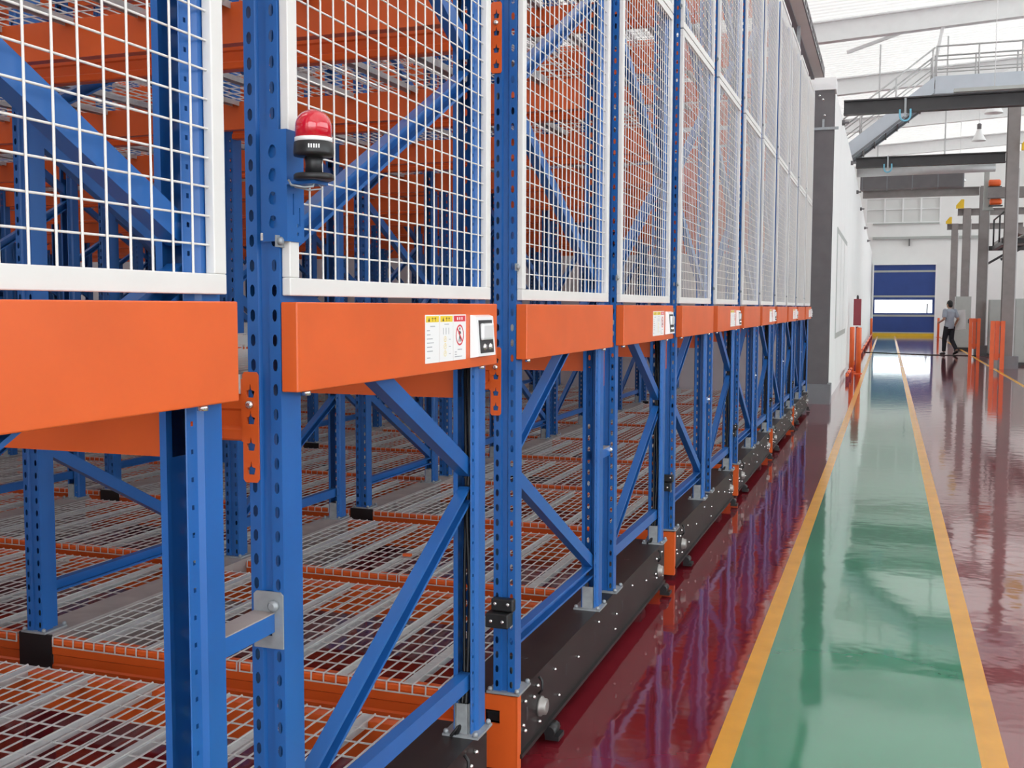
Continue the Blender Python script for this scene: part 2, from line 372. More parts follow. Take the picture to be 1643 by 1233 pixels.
def brace_mesh(ya, za, yb, zb, opened):              # lipped channel, its open side to the aisle or away from it
    b = MB(); p0, p1 = Vector((0, ya, za)), Vector((0, yb, zb)); d = (p1 - p0).normalized()
    n = Vector((1, 0, 0)).cross(d)
    if n.z < 0: n = -n
    hx, w, t, lp = .0165, .046, .0025, .008; w = w / 2; q = 1 if opened else -1
    out = [(-hx, w), (hx, w), (hx, w - lp), (hx - t, w - lp), (hx - t, w - t), (-hx + t, w - t), (-hx + t, -w + t), (hx - t, -w + t), (hx - t, -w + lp), (hx, -w + lp), (hx, -w), (-hx, -w)]
    r = [b.add([p + Vector((q * x, 0, 0)) + n * h for x, h in out]) for p in (p0, p1)]; m = len(out)
    for k in range(m): b.face([r[0] + k, r[0] + (k + 1) % m, r[1] + (k + 1) % m, r[1] + k])
    return b.mesh('brace', 'blue')
def brace_set(odd):                                  # zigzag; far nodes of the odd frame sit where the near nodes of the even one sit
    out = []; zn = [.43 + .577 * k for k in range(8)]
    ns = .06 ; fs = L - .06
    for k in range(7):
        low_near = (k % 2 == 0) != odd
        ya, yb = (ns, fs) if low_near else (fs, ns)
        out.append(brace_mesh(ya, zn[k] + .035, yb, zn[k + 1] - .035, yb > ya))
    out.append(brace_mesh(ns, .43, fs, .43, odd)); out.append(brace_mesh(ns, 4.44, fs, 4.44, odd))
    return out
def beam_prof(h, t, z):                              # outline of a box beam with a step and a groove on its outer (-y) side
    return [(0, z), (-t + .004, z), (-t, z + .004), (-t, z + .022), (-t + .008, z + .028), (-t + .008, z + h * .48), (-t + .003, z + h * .52),
            (-t + .003, z + h - .022), (-t, z + h - .018), (-t, z + h - .004), (-t + .004, z + h), (0, z + h)]
def beam_mesh(length, h, t):
    return MB().extrude_x(beam_prof(h, t, 0), -length, 0).mesh('beam', 'orange')
def spade(cx, cz, s=.011):
    return [(cx - s * .62, cz - s), (cx + s * .62, cz - s), (cx + s * .9, cz + s * .15), (cx + s * .25, cz + s * .35), (cx, cz + s * 1.5), (cx - s * .25, cz + s * .35), (cx - s * .9, cz + s * .15)]
def connector_mesh():
    b = MB(); o = [(-.030, -.072), (-.026, -.078), (.0, -.078), (.004, -.072), (.004, .128), (0, .134), (-.026, .134), (-.030, .128)]
    b.plate(o, [spade(-.013, z) for z in (-.052, -.006, .045, .096)], lambda u, v, d: (u, -d, v), .004)
    b.box(-.034, -.030, -.003, .04, .0, .12)
    b.cur = 1; b.lathe([(.008, 0), (.008, -.006), (.004, -.009)], (-.013, -.004, .072), 10, 'y')
    return b.mesh('end_connector', ['orange', 'chrome'])
def deck_mesh(wd, ln, drop):
    b = MB(); r = .0020; nx = max(2, round(wd / .048)); hw = wd / 2
    for i in range(nx + 1):
        x = -hw + wd * i / nx
        b.bar((x, -drop[0], 0), (x, ln + drop[1], 0), r * 2, r * 2)
        b.bar((x, -drop[0], r), (x, -drop[0] - .002, -.034), r * 2, r * 2); b.bar((x, ln + drop[1], r), (x, ln + drop[1] + .014, -.026), r * 2, r * 2)
    ny = round(ln / .098)
    for j in range(ny + 1):
        y = ln * j / ny; b.bar((-hw, y, -r * 2), (hw, y, -r * 2), r * 2, r * 2)
    b.bar((-hw, -drop[0] - .002, -.032), (hw, -drop[0] - .002, -.032), r * 2, r * 2)
    return b.mesh('wire_deck', 'wire')
def channel_mesh(ln):
    b = MB(); b.box(-.019, .019, 0, ln, -.012, -.009); b.box(-.019, -.016, 0, ln, -.030, -.012); b.box(.016, .019, 0, ln, -.030, -.012)
    return b.mesh('deck_support', 'zinc')

POST, FOOT = post_mesh(), foot_mesh()
BR = (brace_set(True), brace_set(False))
BEAM = beam_mesh(BAY - .072, .12, .045); CON = connector_mesh()
LOWB0 = MB().extrude_x(beam_prof(.122, .05, 0), -(BAY - .165 - .075), 0).mesh('bottom_beam', 'orange')
LOWB = MB().extrude_x(beam_prof(.122, .05, 0), -(BAY - .15), 0).mesh('bottom_beam', 'orange')
DW = (BAY - .10) / 2 - .006
DECK = deck_mesh(DW, L, (.008, .008)); DECKW = deck_mesh(BAY - .10, L, (.008, .008)); DWB = (1.78 - .175) / 2 - .006; DWC = (1.78 - .085) / 2 - .006
DECKB = deck_mesh(DWB, L - .02, (.014, 0)); DECKC = deck_mesh(DWC, L - .02, (.014, 0)); DECKBW = deck_mesh(1.695, L - .02, (.014, 0))
CHAN = channel_mesh(L - .02)
# guard panel: frame of square tube with a welded wire mesh, a tab bolted to the post
PW, PH = L - .012, 1.452
gf = MB(); fw_ = .034
gf.bbox(-.018, 0, 0, PW, 0, fw_, .002); gf.bbox(-.018, 0, 0, PW, PH - fw_, PH, .002); gf.bbox(-.018, 0, 0, fw_, fw_, PH - fw_, .002); gf.bbox(-.018, 0, PW - fw_, PW, fw_, PH - fw_, .002)
GFR = gf.mesh('guard_frame', 'cream')
gm = MB(); r = .0020; n = 20
for i in range(1, n):
    y = fw_ + (PW - 2 * fw_) * i / n; j = .002 * math.sin(i * 2.1)
    gm.tube([(-.006, y, fw_ - .004), (-.006, y + j, PH / 2), (-.006, y, PH - fw_ + .004)], r, 6, False)
n = 29
for i in range(1, n):
    z = fw_ + (PH - 2 * fw_) * i / n; gm.tube([(-.0105, fw_ - .004, z), (-.0105, PW - fw_ + .004, z)], r, 6, False)
GWM = gm.mesh('guard_wire', 'creamwire')
tb = MB(); tb.box(-.016, -.012, -.026, .0, .090, .112); tb.lathe([(.008, -.012), (.008, -.006), (.004, -.003)], (0, -.018, .101), 8, 'x'); TAB = tb.mesh('fixing_tab', 'galv')
bx = MB(); bx.bbox(.037, .072, 0, L, 1.337, 1.507, .0025); COVER = bx.mesh('end_cover', 'orange')
bb = MB()
for y in (.06, L - .08): bb.lathe([(.009, 1.327), (.009, 1.337), (.005, 1.338)], (.055, y, 0), 8)
COVB = bb.mesh('cover_bolt', 'chrome')
# base girder on the aisle side
BL = 2 * L + GI
bg_ = MB(); bg_.box(-.165, .042, .004, BL, .262, .276); bg_.box(.030, .042, .004, BL, .075, .262); bg_.box(-.165, -.153, .004, BL, .075, .262)
bg_.box(-.165, .054, .02, BL - .02, .062, .075); bg_.box(-.153, .030, BL - .012, BL, .075, .262)
BASE = bg_.mesh('base_girder', 'black')
cp = MB(); cp.plate([(-.165, .030), (.044, .030), (.044, .27), (-.165, .27)], [[(-.063, .176), (-.013, .176), (-.013, .220), (-.063, .220)]], lambda u, v, d: (u, d - .004, v), .008)
cp.box(.042, .047, -.004, .03, .03, .27)
CAP = cp.mesh('base_end_cap', 'orange')
sk = MB(); sk.box(-.061, -.015, .014, .03, .178, .218); sk.box(-.061, -.015, .006, .014, .205, .211); SOCK = sk.mesh('socket', 'blackpl')
bo = MB()
for y0 in (.0, BL - .30):
    for dy, z in ((.07, .232), (.07, .135), (.16, .215), (.20, .24), (.22, .11), (.05, .16)): bo.lathe([(0.0062, .042), (.0062, .049), (.004, .054)], (0, y0 + dy, z), 8, 'x')
for k in range(6): bo.lathe([(.0052, .042), (.0052, .048), (.003, .052)], (0, .40 + k * .30, .23 - .05 * (k % 2)), 8, 'x')
for y in (.45, 1.28): bo.lathe([(.0052, .042), (.0052, .048), (.003, .052)], (0, y, .12), 8, 'x')
BOLTS = bo.mesh('girder_bolts', 'chrome')
sl = MB()
for y in (.10, .55, .95, 1.42, 1.95): sl.box(.0415, .0425, y, y + .018, .155, .20)
for y in (.35, 1.35, 1.9): sl.lathe([(.012, .2755), (.012, .2768)], (-.05, y, 0), 10)
SLOTS = sl.mesh('girder_slots', 'darks')
ax = MB(); ax.lathe([(.034, .042), (.034, .050), (.028, .054), (.027, .066), (.020, .069)], (0, 0, 0), 16, 'x'); AXLE = ax.mesh('axle_cap', 'axle')
hk = MB(); hk.tube([(.05, 0, .045), (.062, 0, .03), (.062, 0, .0), (.05, 0, -.015)], .005, 6); HOOK = hk.mesh('latch', 'blackpl')
wh = MB(); wh.lathe([(.055, -.06), (.062, -.05), (.062, .05), (.055, .06)], (0, 0, 0), 20, 'x'); WHEEL = wh.mesh('wheel', 'darks')
bp_ = MB(); bp_.box(.0, .05, -.035, .03, .012, .028); bp_.lathe([(.02, -.05), (.02, .02)], (.02, 0, .045), 10, 'y'); BUMP = bp_.mesh('bumper', 'blackpl')
g2 = MB(); g2.box(-.075, .075, .006, BL, .262, .276); g2.box(-.075, -.065, .006, BL, .07, .262); g2.box(.065, .075, .006, BL, .07, .262); GIRD = g2.mesh('cross_girder', 'dusty')
g3 = MB(); g3.box(-.075, .075, -.003, .006, .14, .274); GEND = g3.mesh('girder_end', 'blackpl')
sp = MB(); sp.plate([(-.028, -.055), (.036, -.055), (.036, .05), (.03, .056), (-.022, .056), (-.028, .05)], [[(.0, -.03), (.012, -.03), (.012, -.02), (.0, -.02)]], lambda u, v, d: (u, -.001 - d, v), .004)
sp.lathe([(.011, -.005), (.011, -.013), (.006, -.017)], (.018, 0, .03), 10, 'y'); SPP = sp.mesh('spacer_plate', 'galv')
sb = MB(); sb.box(-.03, .018, -GI, -.003, -.022, .014); sb.cur = 1; sb.box(-.03, .018, -GI, -.003, .014, .0165); SPB = sb.mesh('row_spacer', ['blue', 'dusty'])
sq = MB(); sq.lathe([(.011, -.001), (.011, -.008), (.006, -.012)], (.018, 0, .0), 10, 'y'); SPBOLT = sq.mesh('spacer_bolt', 'chrome')
# black sensor block on the near post of each carriage
se = MB(); se.bbox(-.034, .040, -.030, -.001, .548, .588, .005); se.bbox(-.045, .030, -.052, -.001, .500, .546, .004); SENS = se.mesh('sensor_block', 'blackpl')
s2 = MB()
for x, z, y in ((-.02, .572, -.030), (.022, .572, -.030), (-.026, .522, -.052), (.012, .522, -.052)): s2.lathe([(.006, y), (.006, y - .002), (.003, y - .004)], (x, 0, z), 8, 'y')
SCRW = s2.mesh('screw', 'chrome')
cb = MB(); cb.tube([(0, 0, 1.33), (.004, .003, 1.1), (-.004, .0, .9), (.005, .004, .66), (-.002, 0, .45), (.0, -.02, .33), (-.02, -.05, .279)], .007, 8)
cb.tube([(-.012, .006, 1.33), (-.008, .004, 1.0), (-.014, .004, .7), (-.012, 0, .45), (-.01, -.03, .31), (-.03, -.06, .279)], .005, 8); CABLE = cb.mesh('cable', 'blackpl')

ROWS = (3, 5, 6, 7, 8, 8)
ORD = ('nearest the camera, carrying the red beacon', 'second from the camera', 'third from the camera', 'fourth from the camera', 'fifth from the camera', 'farthest away, beside the grey column')
RACKS = []
for m in range(6):
    yb = Y0 + m * PER; nr = ROWS[m]
    R = thing('mobile_rack', 'blue and orange mobile pallet rack ' + ORD[m], 'pallet rack', (XR, yb, 0), 0, 'mobile racks along the aisle'); RACKS.append(R)
    for fi in (0, 1):
        f0 = FR[fi]; odd = fi == 0
        for i in range(nr):
            x = -BAY * i
            for yy, rz in ((f0, 0), (f0 + L, pi)):
                link('upright_post', POST, R, (x, yy, 0), (0, 0, rz)); link('post_foot', FOOT, R, (x, yy, 0), (0, 0, rz))
            for me in BR[0 if odd else 1]: link('brace', me, R, (x, f0, 0))
            if i == nr - 1: continue
            for lv in LEV:
                for yy, rz, xo in ((f0 + .041, 0, -.036), (f0 + L - .041, pi, -.036 - (BAY - .072))):
                    o = link('beam', BEAM, R, (x + xo, yy, lv), (0, 0, rz))
                    if i == 0 and rz == 0: link('end_connector', CON, o, (.022, -.0455, 0))
                xc = x - BAY / 2
                if i < 2:
                    for q in (-1, 1): link('wire_deck', DECK, R, (xc + q * (DW / 2 + .006), f0, lv + .126))
                else: link('wire_deck', DECKW, R, (xc, f0, lv + .126))
                for q in (-.72, -.43, -.15, .15, .43, .72): link('deck_support', CHAN, R, (xc + q, f0 + .01, lv + .132))
            xc = x - (.9775 if i == 0 else .9325); hw = .8 if i == 0 else .84
            if i < 3:
                for q in (-1, 1): link('wire_deck', DECKC if i else DECKB, R, (xc + q * ((DWC if i else DWB) / 2 + .006), f0 + .01, .268))
            else: link('wire_deck', DECKBW, R, (xc, f0 + .01, .268))
            for q in (-.8, -.49, -.17, .17, .49, .8): link('deck_support', CHAN, R, (xc + q * hw, f0 + .012, .274))
            for yy, rz in ((f0 + .05, 0), (f0 + L - .05, pi)):
                xs = (x - (.165 if i == 0 else .075)) if rz == 0 else x - BAY + .075
                link('bottom_beam', LOWB0 if i == 0 else LOWB, R, (xs, yy, .138), (0, 0, rz))
        # aisle side: orange cover, two guard panels
        link('end_cover', COVER, R, (0, f0, 0)); link('cover_bolt', COVB, R, (0, f0, 0))
        for z in (1.519, 2.977):
            p = link('guard_panel', GFR, R, (.055, f0 + .006, z)); p.scale = (1, 1, 1 if z < 2 else 1.09)
            stuff(link('guard_wire', GWM, p)); link('fixing_tab', TAB, p)
    for i in range(1, nr):
        link('cross_girder', GIRD, R, (-BAY * i, 0, 0)); link('girder_end', GEND, R, (-BAY * i, 0, 0))
    link('base_girder', BASE, R); stuff(link('girder_bolts', BOLTS, R)); stuff(link('girder_slots', SLOTS, R))
    c = link('base_end_cap', CAP, R); link('socket', SOCK, c)
    for y in (.24, BL - .16): link('axle_cap', AXLE, R, (0, y, .155)); link('latch', HOOK, R, (0, y - .035, .225)); link('bumper', BUMP, R, (.04, y + .1, 0))
    for i in range(nr):
        for y in (.3, BL - .3): link('wheel', WHEEL, R, (-BAY * i - (.06 if i == 0 else 0), y, .0645))
    link('row_spacer', SPB, R, (0, FR[1], .895)); link('spacer_plate' if m == 0 else 'spacer_bolt', SPP if m == 0 else SPBOLT, R, (0, FR[1], .895))
    se = link('sensor_block', SENS, R); link('screw', SCRW, se)
    link('cable', CABLE, R, (.004, FR[1] + L - .05, 0))

# ------------------------------------------------------------------ fittings on the racks
PW_ = .142
def control_panel(y, label):
    t = thing('control_panel', label, 'control panel', (XR + .0732, y, 1.363), 0, 'rack control panels')
    b = MB(); wy, hz, d0, d1 = PW_, .114, .014, .022
    n = b.add([(0, 0, 0), (0, wy, 0), (0, wy, hz), (0, 0, hz), (d1, .006, .004), (d1, wy - .006, .004), (d0, wy - .006, hz - .004), (d0, .006, hz - .004)])
    for q in ((0, 4, 5, 1), (1, 5, 6, 2), (2, 6, 7, 3), (3, 7, 4, 0), (4, 7, 6, 5), (3, 2, 1, 0)): b.face([n + k for k in q])
    b.build('housing', 'lampw', t)
    def fx(z): return d1 + (d0 - d1) * (z - .004) / (hz - .008)
    f = MB(); n = f.add([(fx(z) + .0012, yy, z) for yy, z in ((.022, .012), (wy - .020, .012), (wy - .020, hz - .014), (.022, hz - .014))]); n2 = f.add([(fx(z) - .001, yy, z) for yy, z in ((.022, .012), (wy - .020, .012), (wy - .020, hz - .014), (.022, hz - .014))])
    f.face([n, n + 1, n + 2, n + 3])
    for k in range(4): f.face([n + k, n2 + k, n2 + (k + 1) % 4, n + (k + 1) % 4])
    f.build('face_plate', 'darks', t)
    k = MB(); k.bbox(fx(.07) - .004, fx(.07) + .010, .030, wy - .030, .046, .092, .0065); k.build('display_cover', 'lens', t)
    for yy in (.052, wy - .048):
        MB().lathe([(.0095, 0), (.0095, .003), (.007, .004), (.007, .006), (.005, .007)], (fx(.028), yy, .028), 14, 'x').build('button', 'chrome', t)
    return t
def sticker(y, kind, label):
    wy, hz = .0865, .117
    t = thing('warning_sticker', label, 'sticker', (XR + .0722, y, 1.362), 0, 'warning stickers on the orange covers')
    b = MB(); b.box(0, .0008, 0, wy - .001, 0, hz); b.cur = 1
    X = .0008; hdr = MB(); hdr.box(X, X + .0003, .004, wy - .005, hz - .018, hz - .003)
    b.build('sheet', ['paper', 'paper'], t); hdr.build('header', 'rlabel' if kind == 2 else 'ylabel', t)
    p = MB(); X2 = X + .0003
    if kind == 2:
        for q in range(3): p.box(X2 + .0001, X2 + .0004, .024 + q * .015, .031 + q * .015, hz - .014, hz - .007)
        p.build('lettering', 'paper', t)
        rg = MB(); cy, cz, ro, ri = wy / 2, .064, .027, .0225; N = 36
        a = rg.add([(X2, cy + ro * math.cos(2 * pi * k / N), cz + ro * math.sin(2 * pi * k / N)) for k in range(N)]); c = rg.add([(X2, cy + ri * math.cos(2 * pi * k / N), cz + ri * math.sin(2 * pi * k / N)) for k in range(N)])
        for k in range(N): rg.face([a + k, a + (k + 1) % N, c + (k + 1) % N, c + k])
        rg.bar((X2 + .0002, cy - .017, cz + .017), (X2 + .0002, cy + .017, cz - .017), .0045, .0004, (1, 0, 0)); rg.build('prohibition_ring', 'rlabel', t)
        f = MB(); f.lathe([(.0035, 0), (.0035, .0002)], (X2, cy, cz + .0165), 10, 'x')
        for p0, p1, w_ in (((0, .011), (0, -.001), .006), ((0, .010), (-.008, .003), .0028), ((0, .010), (.008, .004), .0028), ((0, 0), (-.006, -.017), .0032), ((0, 0), (.006, -.017), .0032)):
            f.bar((X2, cy + p0[0], cz + p0[1]), (X2, cy + p1[0], cz + p1[1]), w_, .0003, (1, 0, 0))
        f.build('walking_figure', 'ink', t); rows = (.026, .020, .014, .008)
    else:
        n = p.add([(X2 + .0002, .016, hz - .016), (X2 + .0002, .027, hz - .016), (X2 + .0002, .0215, hz - .006)]); p.face([n, n + 1, n + 2])
        for q in range(2): p.box(X2, X2 + .0003, .042 + q * .016, .0435 + q * .016, hz - .016, hz - .006); p.box(X2, X2 + .0003, .038 + q * .016, .0485 + q * .016, hz - .010, hz - .0085)
        p.build('header_print', 'ink', t)
        rows = (.088, .078, .068, .058, .048, .038, .028, .012) if kind == 0 else (.092,)
        if kind == 1:
            for k in range(3):
                rg = MB(); cy, cz, N = .034, .020 + .018 * k, 18
                a = rg.add([(X2, cy + .0085 * math.cos(2 * pi * q / N), cz + .0075 * math.sin(2 * pi * q / N)) for q in range(N)]); c = rg.add([(X2, cy + .0072 * math.cos(2 * pi * q / N), cz + .0062 * math.sin(2 * pi * q / N)) for q in range(N)])
                for q in range(N): rg.face([a + q, a + (q + 1) % N, c + (q + 1) % N, c + q])
                rg.bar((X2, cy - .003, cz - .002), (X2, cy + .003, cz + .003), .0016, .0002, (1, 0, 0)); rg.build('pictogram', 'ylabel', t)
            v = MB()
            for k in range(3):
                v.box(X, X2, .022 + .017 * k, .0245 + .017 * k, .068, .084); v.box(X, X2, .058, .070, .018 + .018 * k, .0195 + .018 * k)
            v.build('printed_columns', 'gink', t)
    tx = MB(); rnd = random.Random(kind)
    for z in rows:
        e = .018 + rnd.random() * .04 if z != rows[0] else .03
        tx.box(X, X2, .010 if z != rows[0] else .03, wy - .008 - (e if z != rows[0] else .02), z, z + .0022)
    o = tx.build('text_lines', 'gink', t); stuff(o)
    return t
RN = ('nearest', 'second', 'third', 'fourth', 'fifth', 'farthest')
for m in range(6):
    y = Y0 + m * PER + FR[1]
    control_panel(y + L - .211, f'white push button panel with dark face on the {RN[m]} pair of orange covers')
    for k, nm in enumerate(('yellow headed text sticker', 'yellow headed pictogram sticker', 'red headed no walking sticker')):
        sticker(y + .586 + k * .0875, k, f'{nm} on the {RN[m]} labelled orange cover')

# beacon on its perforated bracket, on the near post of the second frame
YB = Y0 + FR[1]
bk = thing('beacon_bracket', 'blue perforated angle bracket carrying the red beacon', 'bracket', (XR, YB, 1.62))
b = MB()
def drop(cy, cz):
    return [(cy + .0085 * math.cos(2 * pi * k / 12 + .3), cz + .0105 * math.sin(2 * pi * k / 12 + .3)) for k in range(12)][::-1] if False else [(cy + (.0085 + .0025 * (k in (2, 3))) * math.cos(2 * pi * k / 12), cz + (.0105 + .004 * (k in (2, 3, 4))) * math.sin(2 * pi * k / 12)) for k in range(12)]
b.plate([(.008, 0), (.060, 0), (.060, .206), (.012, .206), (.008, .202)], [drop(.032, z) for z in (.034, .078, .121, .164)], lambda u, v, d: (u - .004, -.006 - d, v), .003)
b.plate([(-.009, 0), (.052, 0), (.052, .03), (.052, .206), (-.009, .206)], [[(.012, .05), (.016, .05), (.016, .09), (.012, .09)], [(.034, .03), (.038, .03), (.038, .065), (.034, .065)], [(.026, .012), (.032, .012), (.032, .018), (.026, .018)], [(.026, .028), (.032, .028), (.032, .034), (.026, .034)], [(.028, .165), (.034, .165), (.034, .172), (.028, .172)]], lambda u, v, d: (.056 + d, u, v), .003)
b.build('bracket_plate', 'blue', bk)
MB().box(.059, .12, -.012, .036, .104, .110).build('shelf_plate', 'blue', bk)
MB().box(.002, .007, -.010, -.008, .002, .016).build('hook_tooth', 'chrome', bk)
bc = thing('warning_beacon', 'red domed warning beacon on a black base beside the white mesh', 'beacon', (XR + .112, YB - .002, 1.730))
MB().lathe([(.033, 0), (.037, .002), (.037, .009), (.034, .012), (.02, .012)], (0, 0, 0), 28).build('flange', 'blackpl', bc)
MB().lathe([(.016, .011), (.015, .03), (.018, .044)], (0, 0, 0), 20).build('neck', 'blackpl', bc)
MB().lathe([(.020, .042), (.036, .044), (.037, .050), (.036, .068), (.034, .070)], (0, 0, 0), 28).build('collar', 'blackpl', bc)
MB().lathe([(.0345, .069), (.0345, .077), (.033, .077)], (0, 0, 0), 28).build('white_band', 'paper', bc)
g = MB(); R_ = .0335
g.lathe([(R_, .077), (R_, .098)] + [(R_ * math.cos(a), .098 + .031 * math.sin(a)) for a in [pi / 2 * k / 9 for k in range(1, 9)]] + [(.002, .129)], (0, 0, 0), 32); g.build('dome', 'redlens', bc)
g = MB()
for k in range(5): g.box(-.0005 + .0, .001, -.010 + k * .0045, -.0075 + k * .0045, 0, .007)
o = g.build('white_print', 'paper', bc, (.0365 * .5, -.0365 * .866, .055), (0, 0, -pi / 3))
g = MB(); g.tube([(0, 0, 0), (.005, -.012, -.012), (-.008, -.022, -.014), (-.03, -.03, -.010), (-.04, -.022, .0)], .0022, 6); g.tube([(0, .005, 0), (.01, .012, -.014), (-.004, -.008, -.018), (-.03, -.018, -.012)], .0018, 6); g.build('lead_wire', 'galv', bc)
tag(MB().box(-.02, .02, -.012, .012, 0, .012).build('tag_block', 'orange', None, (-2.2, 4.72, .272)), 'small orange offcut lying on the wire deck in the second rack', 'offcut')

# ------------------------------------------------------------------ hall beyond
def portal(y, label_c, label_b):
    c = thing('portal_column', label_c, 'column', (2.78, y, 0))
    MB().box(-.16, .27, -.22, .22, 0, .31).build('plinth', 'plinth', c)
    top = 6.80 if y == 29 else 5.32
    g = MB(); g.box(-.135, .135, -.15, -.132, .31, top); g.box(-.135, .135, .132, .15, .31, top); g.box(-.008, .008, -.132, .132, .31, top); g.build('shaft', 'brown', c)
    MB().box(.145, .17, -.05, .0, .31, 4.9).build('down_pipe', 'silver', c)
    b = thing('cross_beam', label_b, 'beam', (1.0, y, 5.05))
    g = MB(); x0, x1 = (-1.87, (1.62 if y != 21 else 4.6)) if y < 40 else (1.45, 4.6)
    g.box(x0, x1, -.10, .10, .235, .26); g.box(x0, x1, -.10, .10, 0, .025); g.box(x0, x1, -.012, .012, .025, .235); g.build('girder', 'darks' if y < 30 else 'brown', b)
    return c, b
pn = {21: 'just outside the right edge of the picture', 29: 'nearest of the columns in view', 37: 'second of the columns in view', 45: 'third of the columns in view', 53: 'farthest of the columns in view'}
bn = {21: 'first', 29: 'second', 37: 'third', 45: 'third', 53: 'farthest'}
for y in (21, 29, 37, 45, 53):
    portal(y, f'brown grey steel column right of the aisle, {pn[y]}', f'dark steel beam spanning the aisle overhead, {bn[y]} from the camera' if y < 40 else f'short brown grey beam on top of the {bn[y]} portal column in view')
# rail on the first beam, pipe and duct under the second
tag(MB().box(1.0, 5.5, 20.72, 20.86, 5.31, 5.37).build('crane_rail', 'cab'), 'pale rail resting on the right half of the first overhead beam', 'rail')
tag(MB().tube([(-.86, 29.6, 5.0), (2.45, 29.6, 5.02)], .11, 16).build('overhead_pipe', 'silver'), 'grey pipe running under the second overhead beam', 'pipe')
du = thing('air_duct', 'dark grey ribbed duct hanging behind the second overhead beam', 'duct', (-.8, 33, 4.90))
MB().box(-.05, 2.72, -.25, .25, 0, .56).build('duct_body', 'grey', du)
for x in (0, .68, 1.36, 2.04, 2.70): MB().box(x - .015, x + .015, -.262, .262, -.012, .572).build('duct_flange', 'plinth', du)
for x in (.4, 2.2): MB().box(x - .02, x + .02, -.02, .02, .56, roof_z(x - .8) - 4.90).build('hanger_rod', 'silver', du)
# lifting hooks
for (x, y, z, s) in ((.20, 20.88, 4.955, 'first'), (-.10, 28.88, 4.99, 'second')):
    h = thing('lifting_hook', f'light blue U shaped hook hanging from the {s} overhead beam', 'hook', (x, y, z))
    MB().tube([(-.09, 0, .13), (-.092, 0, .04)] + [(-.09 * math.cos(a), 0, .02 - .10 * math.sin(a)) for a in [pi * k / 8 for k in range(9)]] + [(.092, 0, .04), (.09, 0, .13)], .018, 8).build('hook_bow', 'hookb', h)
    MB().box(-.018, .018, -.02, .02, -.01, .33).build('hanger', 'galv', h)
# stair and platform
st = thing('steel_stair', 'blue grey steel stair with railing climbing to the high platform', 'stairs', (.95, 29.3, 6.8))
run, rise = 2.75, 2.1
for yy in (0, 1.1):
    g = MB(); n = g.add([(0, yy, .5), (0, yy, .02), (-run, yy, .02 - rise), (-run, yy, .5 - rise)]); n2 = g.add([(0, yy + .04, .5), (0, yy + .04, .02), (-run, yy + .04, .02 - rise), (-run, yy + .04, .5 - rise)])
    g.face([n, n + 1, n + 2, n + 3]); g.face([n2 + 3, n2 + 2, n2 + 1, n2])
    for k in range(4): g.face([n + k, n2 + k, n2 + (k + 1) % 4, n + (k + 1) % 4])
    g.build('stringer', 'steelblue', st)
    g = MB(); g.bar((0, yy - .02, .06), (-run, yy - .02, .06 - rise), .03, .05); g.build('stringer_flange', 'plinth', st)
for k in range(10):
    x = -(k + .5) * run / 10; z = .28 - (k + .5) * rise / 10
    MB().box(x - .15, x + .13, .04, 1.1, z, z + .03).build('tread', 'plinth', st); MB().box(x + .10, x + .13, .04, 1.1, z - .2, z).build('riser', 'grey', st)
for yy in (.02, 1.12):
    for h in (.72, .42, .12):
        if h == .12 and yy > 1: continue
        MB().tube([(0, yy, .5 + h), (-run, yy, .5 + h - rise)], .022 if h > .5 else .016, 8).build('rail', 'silver', st)
    for k in range(4):
        x = -.05 - k * .85; z = .5 + x * rise / run
        MB().tube([(x, yy, z - .05), (x, yy, z + .72)], .02, 8).build('baluster', 'silver', st)
pf = thing('platform', 'blue grey steel platform with railing at the head of the stair', 'platform', (.97, 29.3, 6.8))
MB().box(0, 7, 0, .04, .0, .5).build('fascia', 'steelblue', pf); MB().box(0, 7, 1.1, 1.14, 0, .5).build('fascia', 'steelblue', pf)
MB().box(0, 7, .04, 1.1, .40, .44).build('deck_plate', 'plinth', pf); MB().box(.0, 7, -.05, .0, .02, .06).build('flange', 'plinth', pf)
for yy in (.02, 1.12):
    for h in (.74, .40, .1): MB().tube([(0, yy, .5 + h), (7, yy, .5 + h)], .022 if h > .5 else .016, 8).build('rail', 'silver', pf)
    for k in range(8): MB().tube([(k * .98 + .02, yy, .45), (k * .98 + .02, yy, 1.24)], .02, 8).build('baluster', 'silver', pf)
# pendant lamps
for i, (x, y, z, s, wh_) in enumerate(((2.66, 38.5, 6.95, 1.25, 'left of the nearest portal column'), (2.25, 41, 5.93, 1.2, 'in front of the dark duct'), (2.12, 26.5, 5.85, 1.1, 'high beside the platform column'), (2.95, 25.5, 5.45, 1.5, 'at the right edge of the picture'))):
    t = thing('pendant_lamp', 'white bell shaped high bay lamp hanging ' + wh_, 'lamp', (x, y, z), 0, 'high bay lamps')
    MB().lathe([(.05 * s, .30 * s), (.07 * s, .24 * s), (.10 * s, .16 * s), (.17 * s, .03 * s), (.18 * s, 0), (.165 * s, 0), (.09 * s, .15 * s)], (0, 0, 0), 20).build('shade', 'lampw', t)
    MB().lathe([(.045 * s, .30 * s), (.055 * s, .31 * s), (.055 * s, .43 * s), (.03 * s, .45 * s)], (0, 0, 0), 14).build('gear_case', 'grey', t)
    MB().tube([(0, 0, .44 * s), (0, 0, roof_z(x) - z)], .010, 6).build('rod', 'lampw', t)
    if i < 2: MB().lathe([(.0, .10 * s), (.05 * s, .11 * s), (.05 * s, .16 * s), (.0, .17 * s)], (0, 0, 0), 10).build('bulb', 'paper', t)
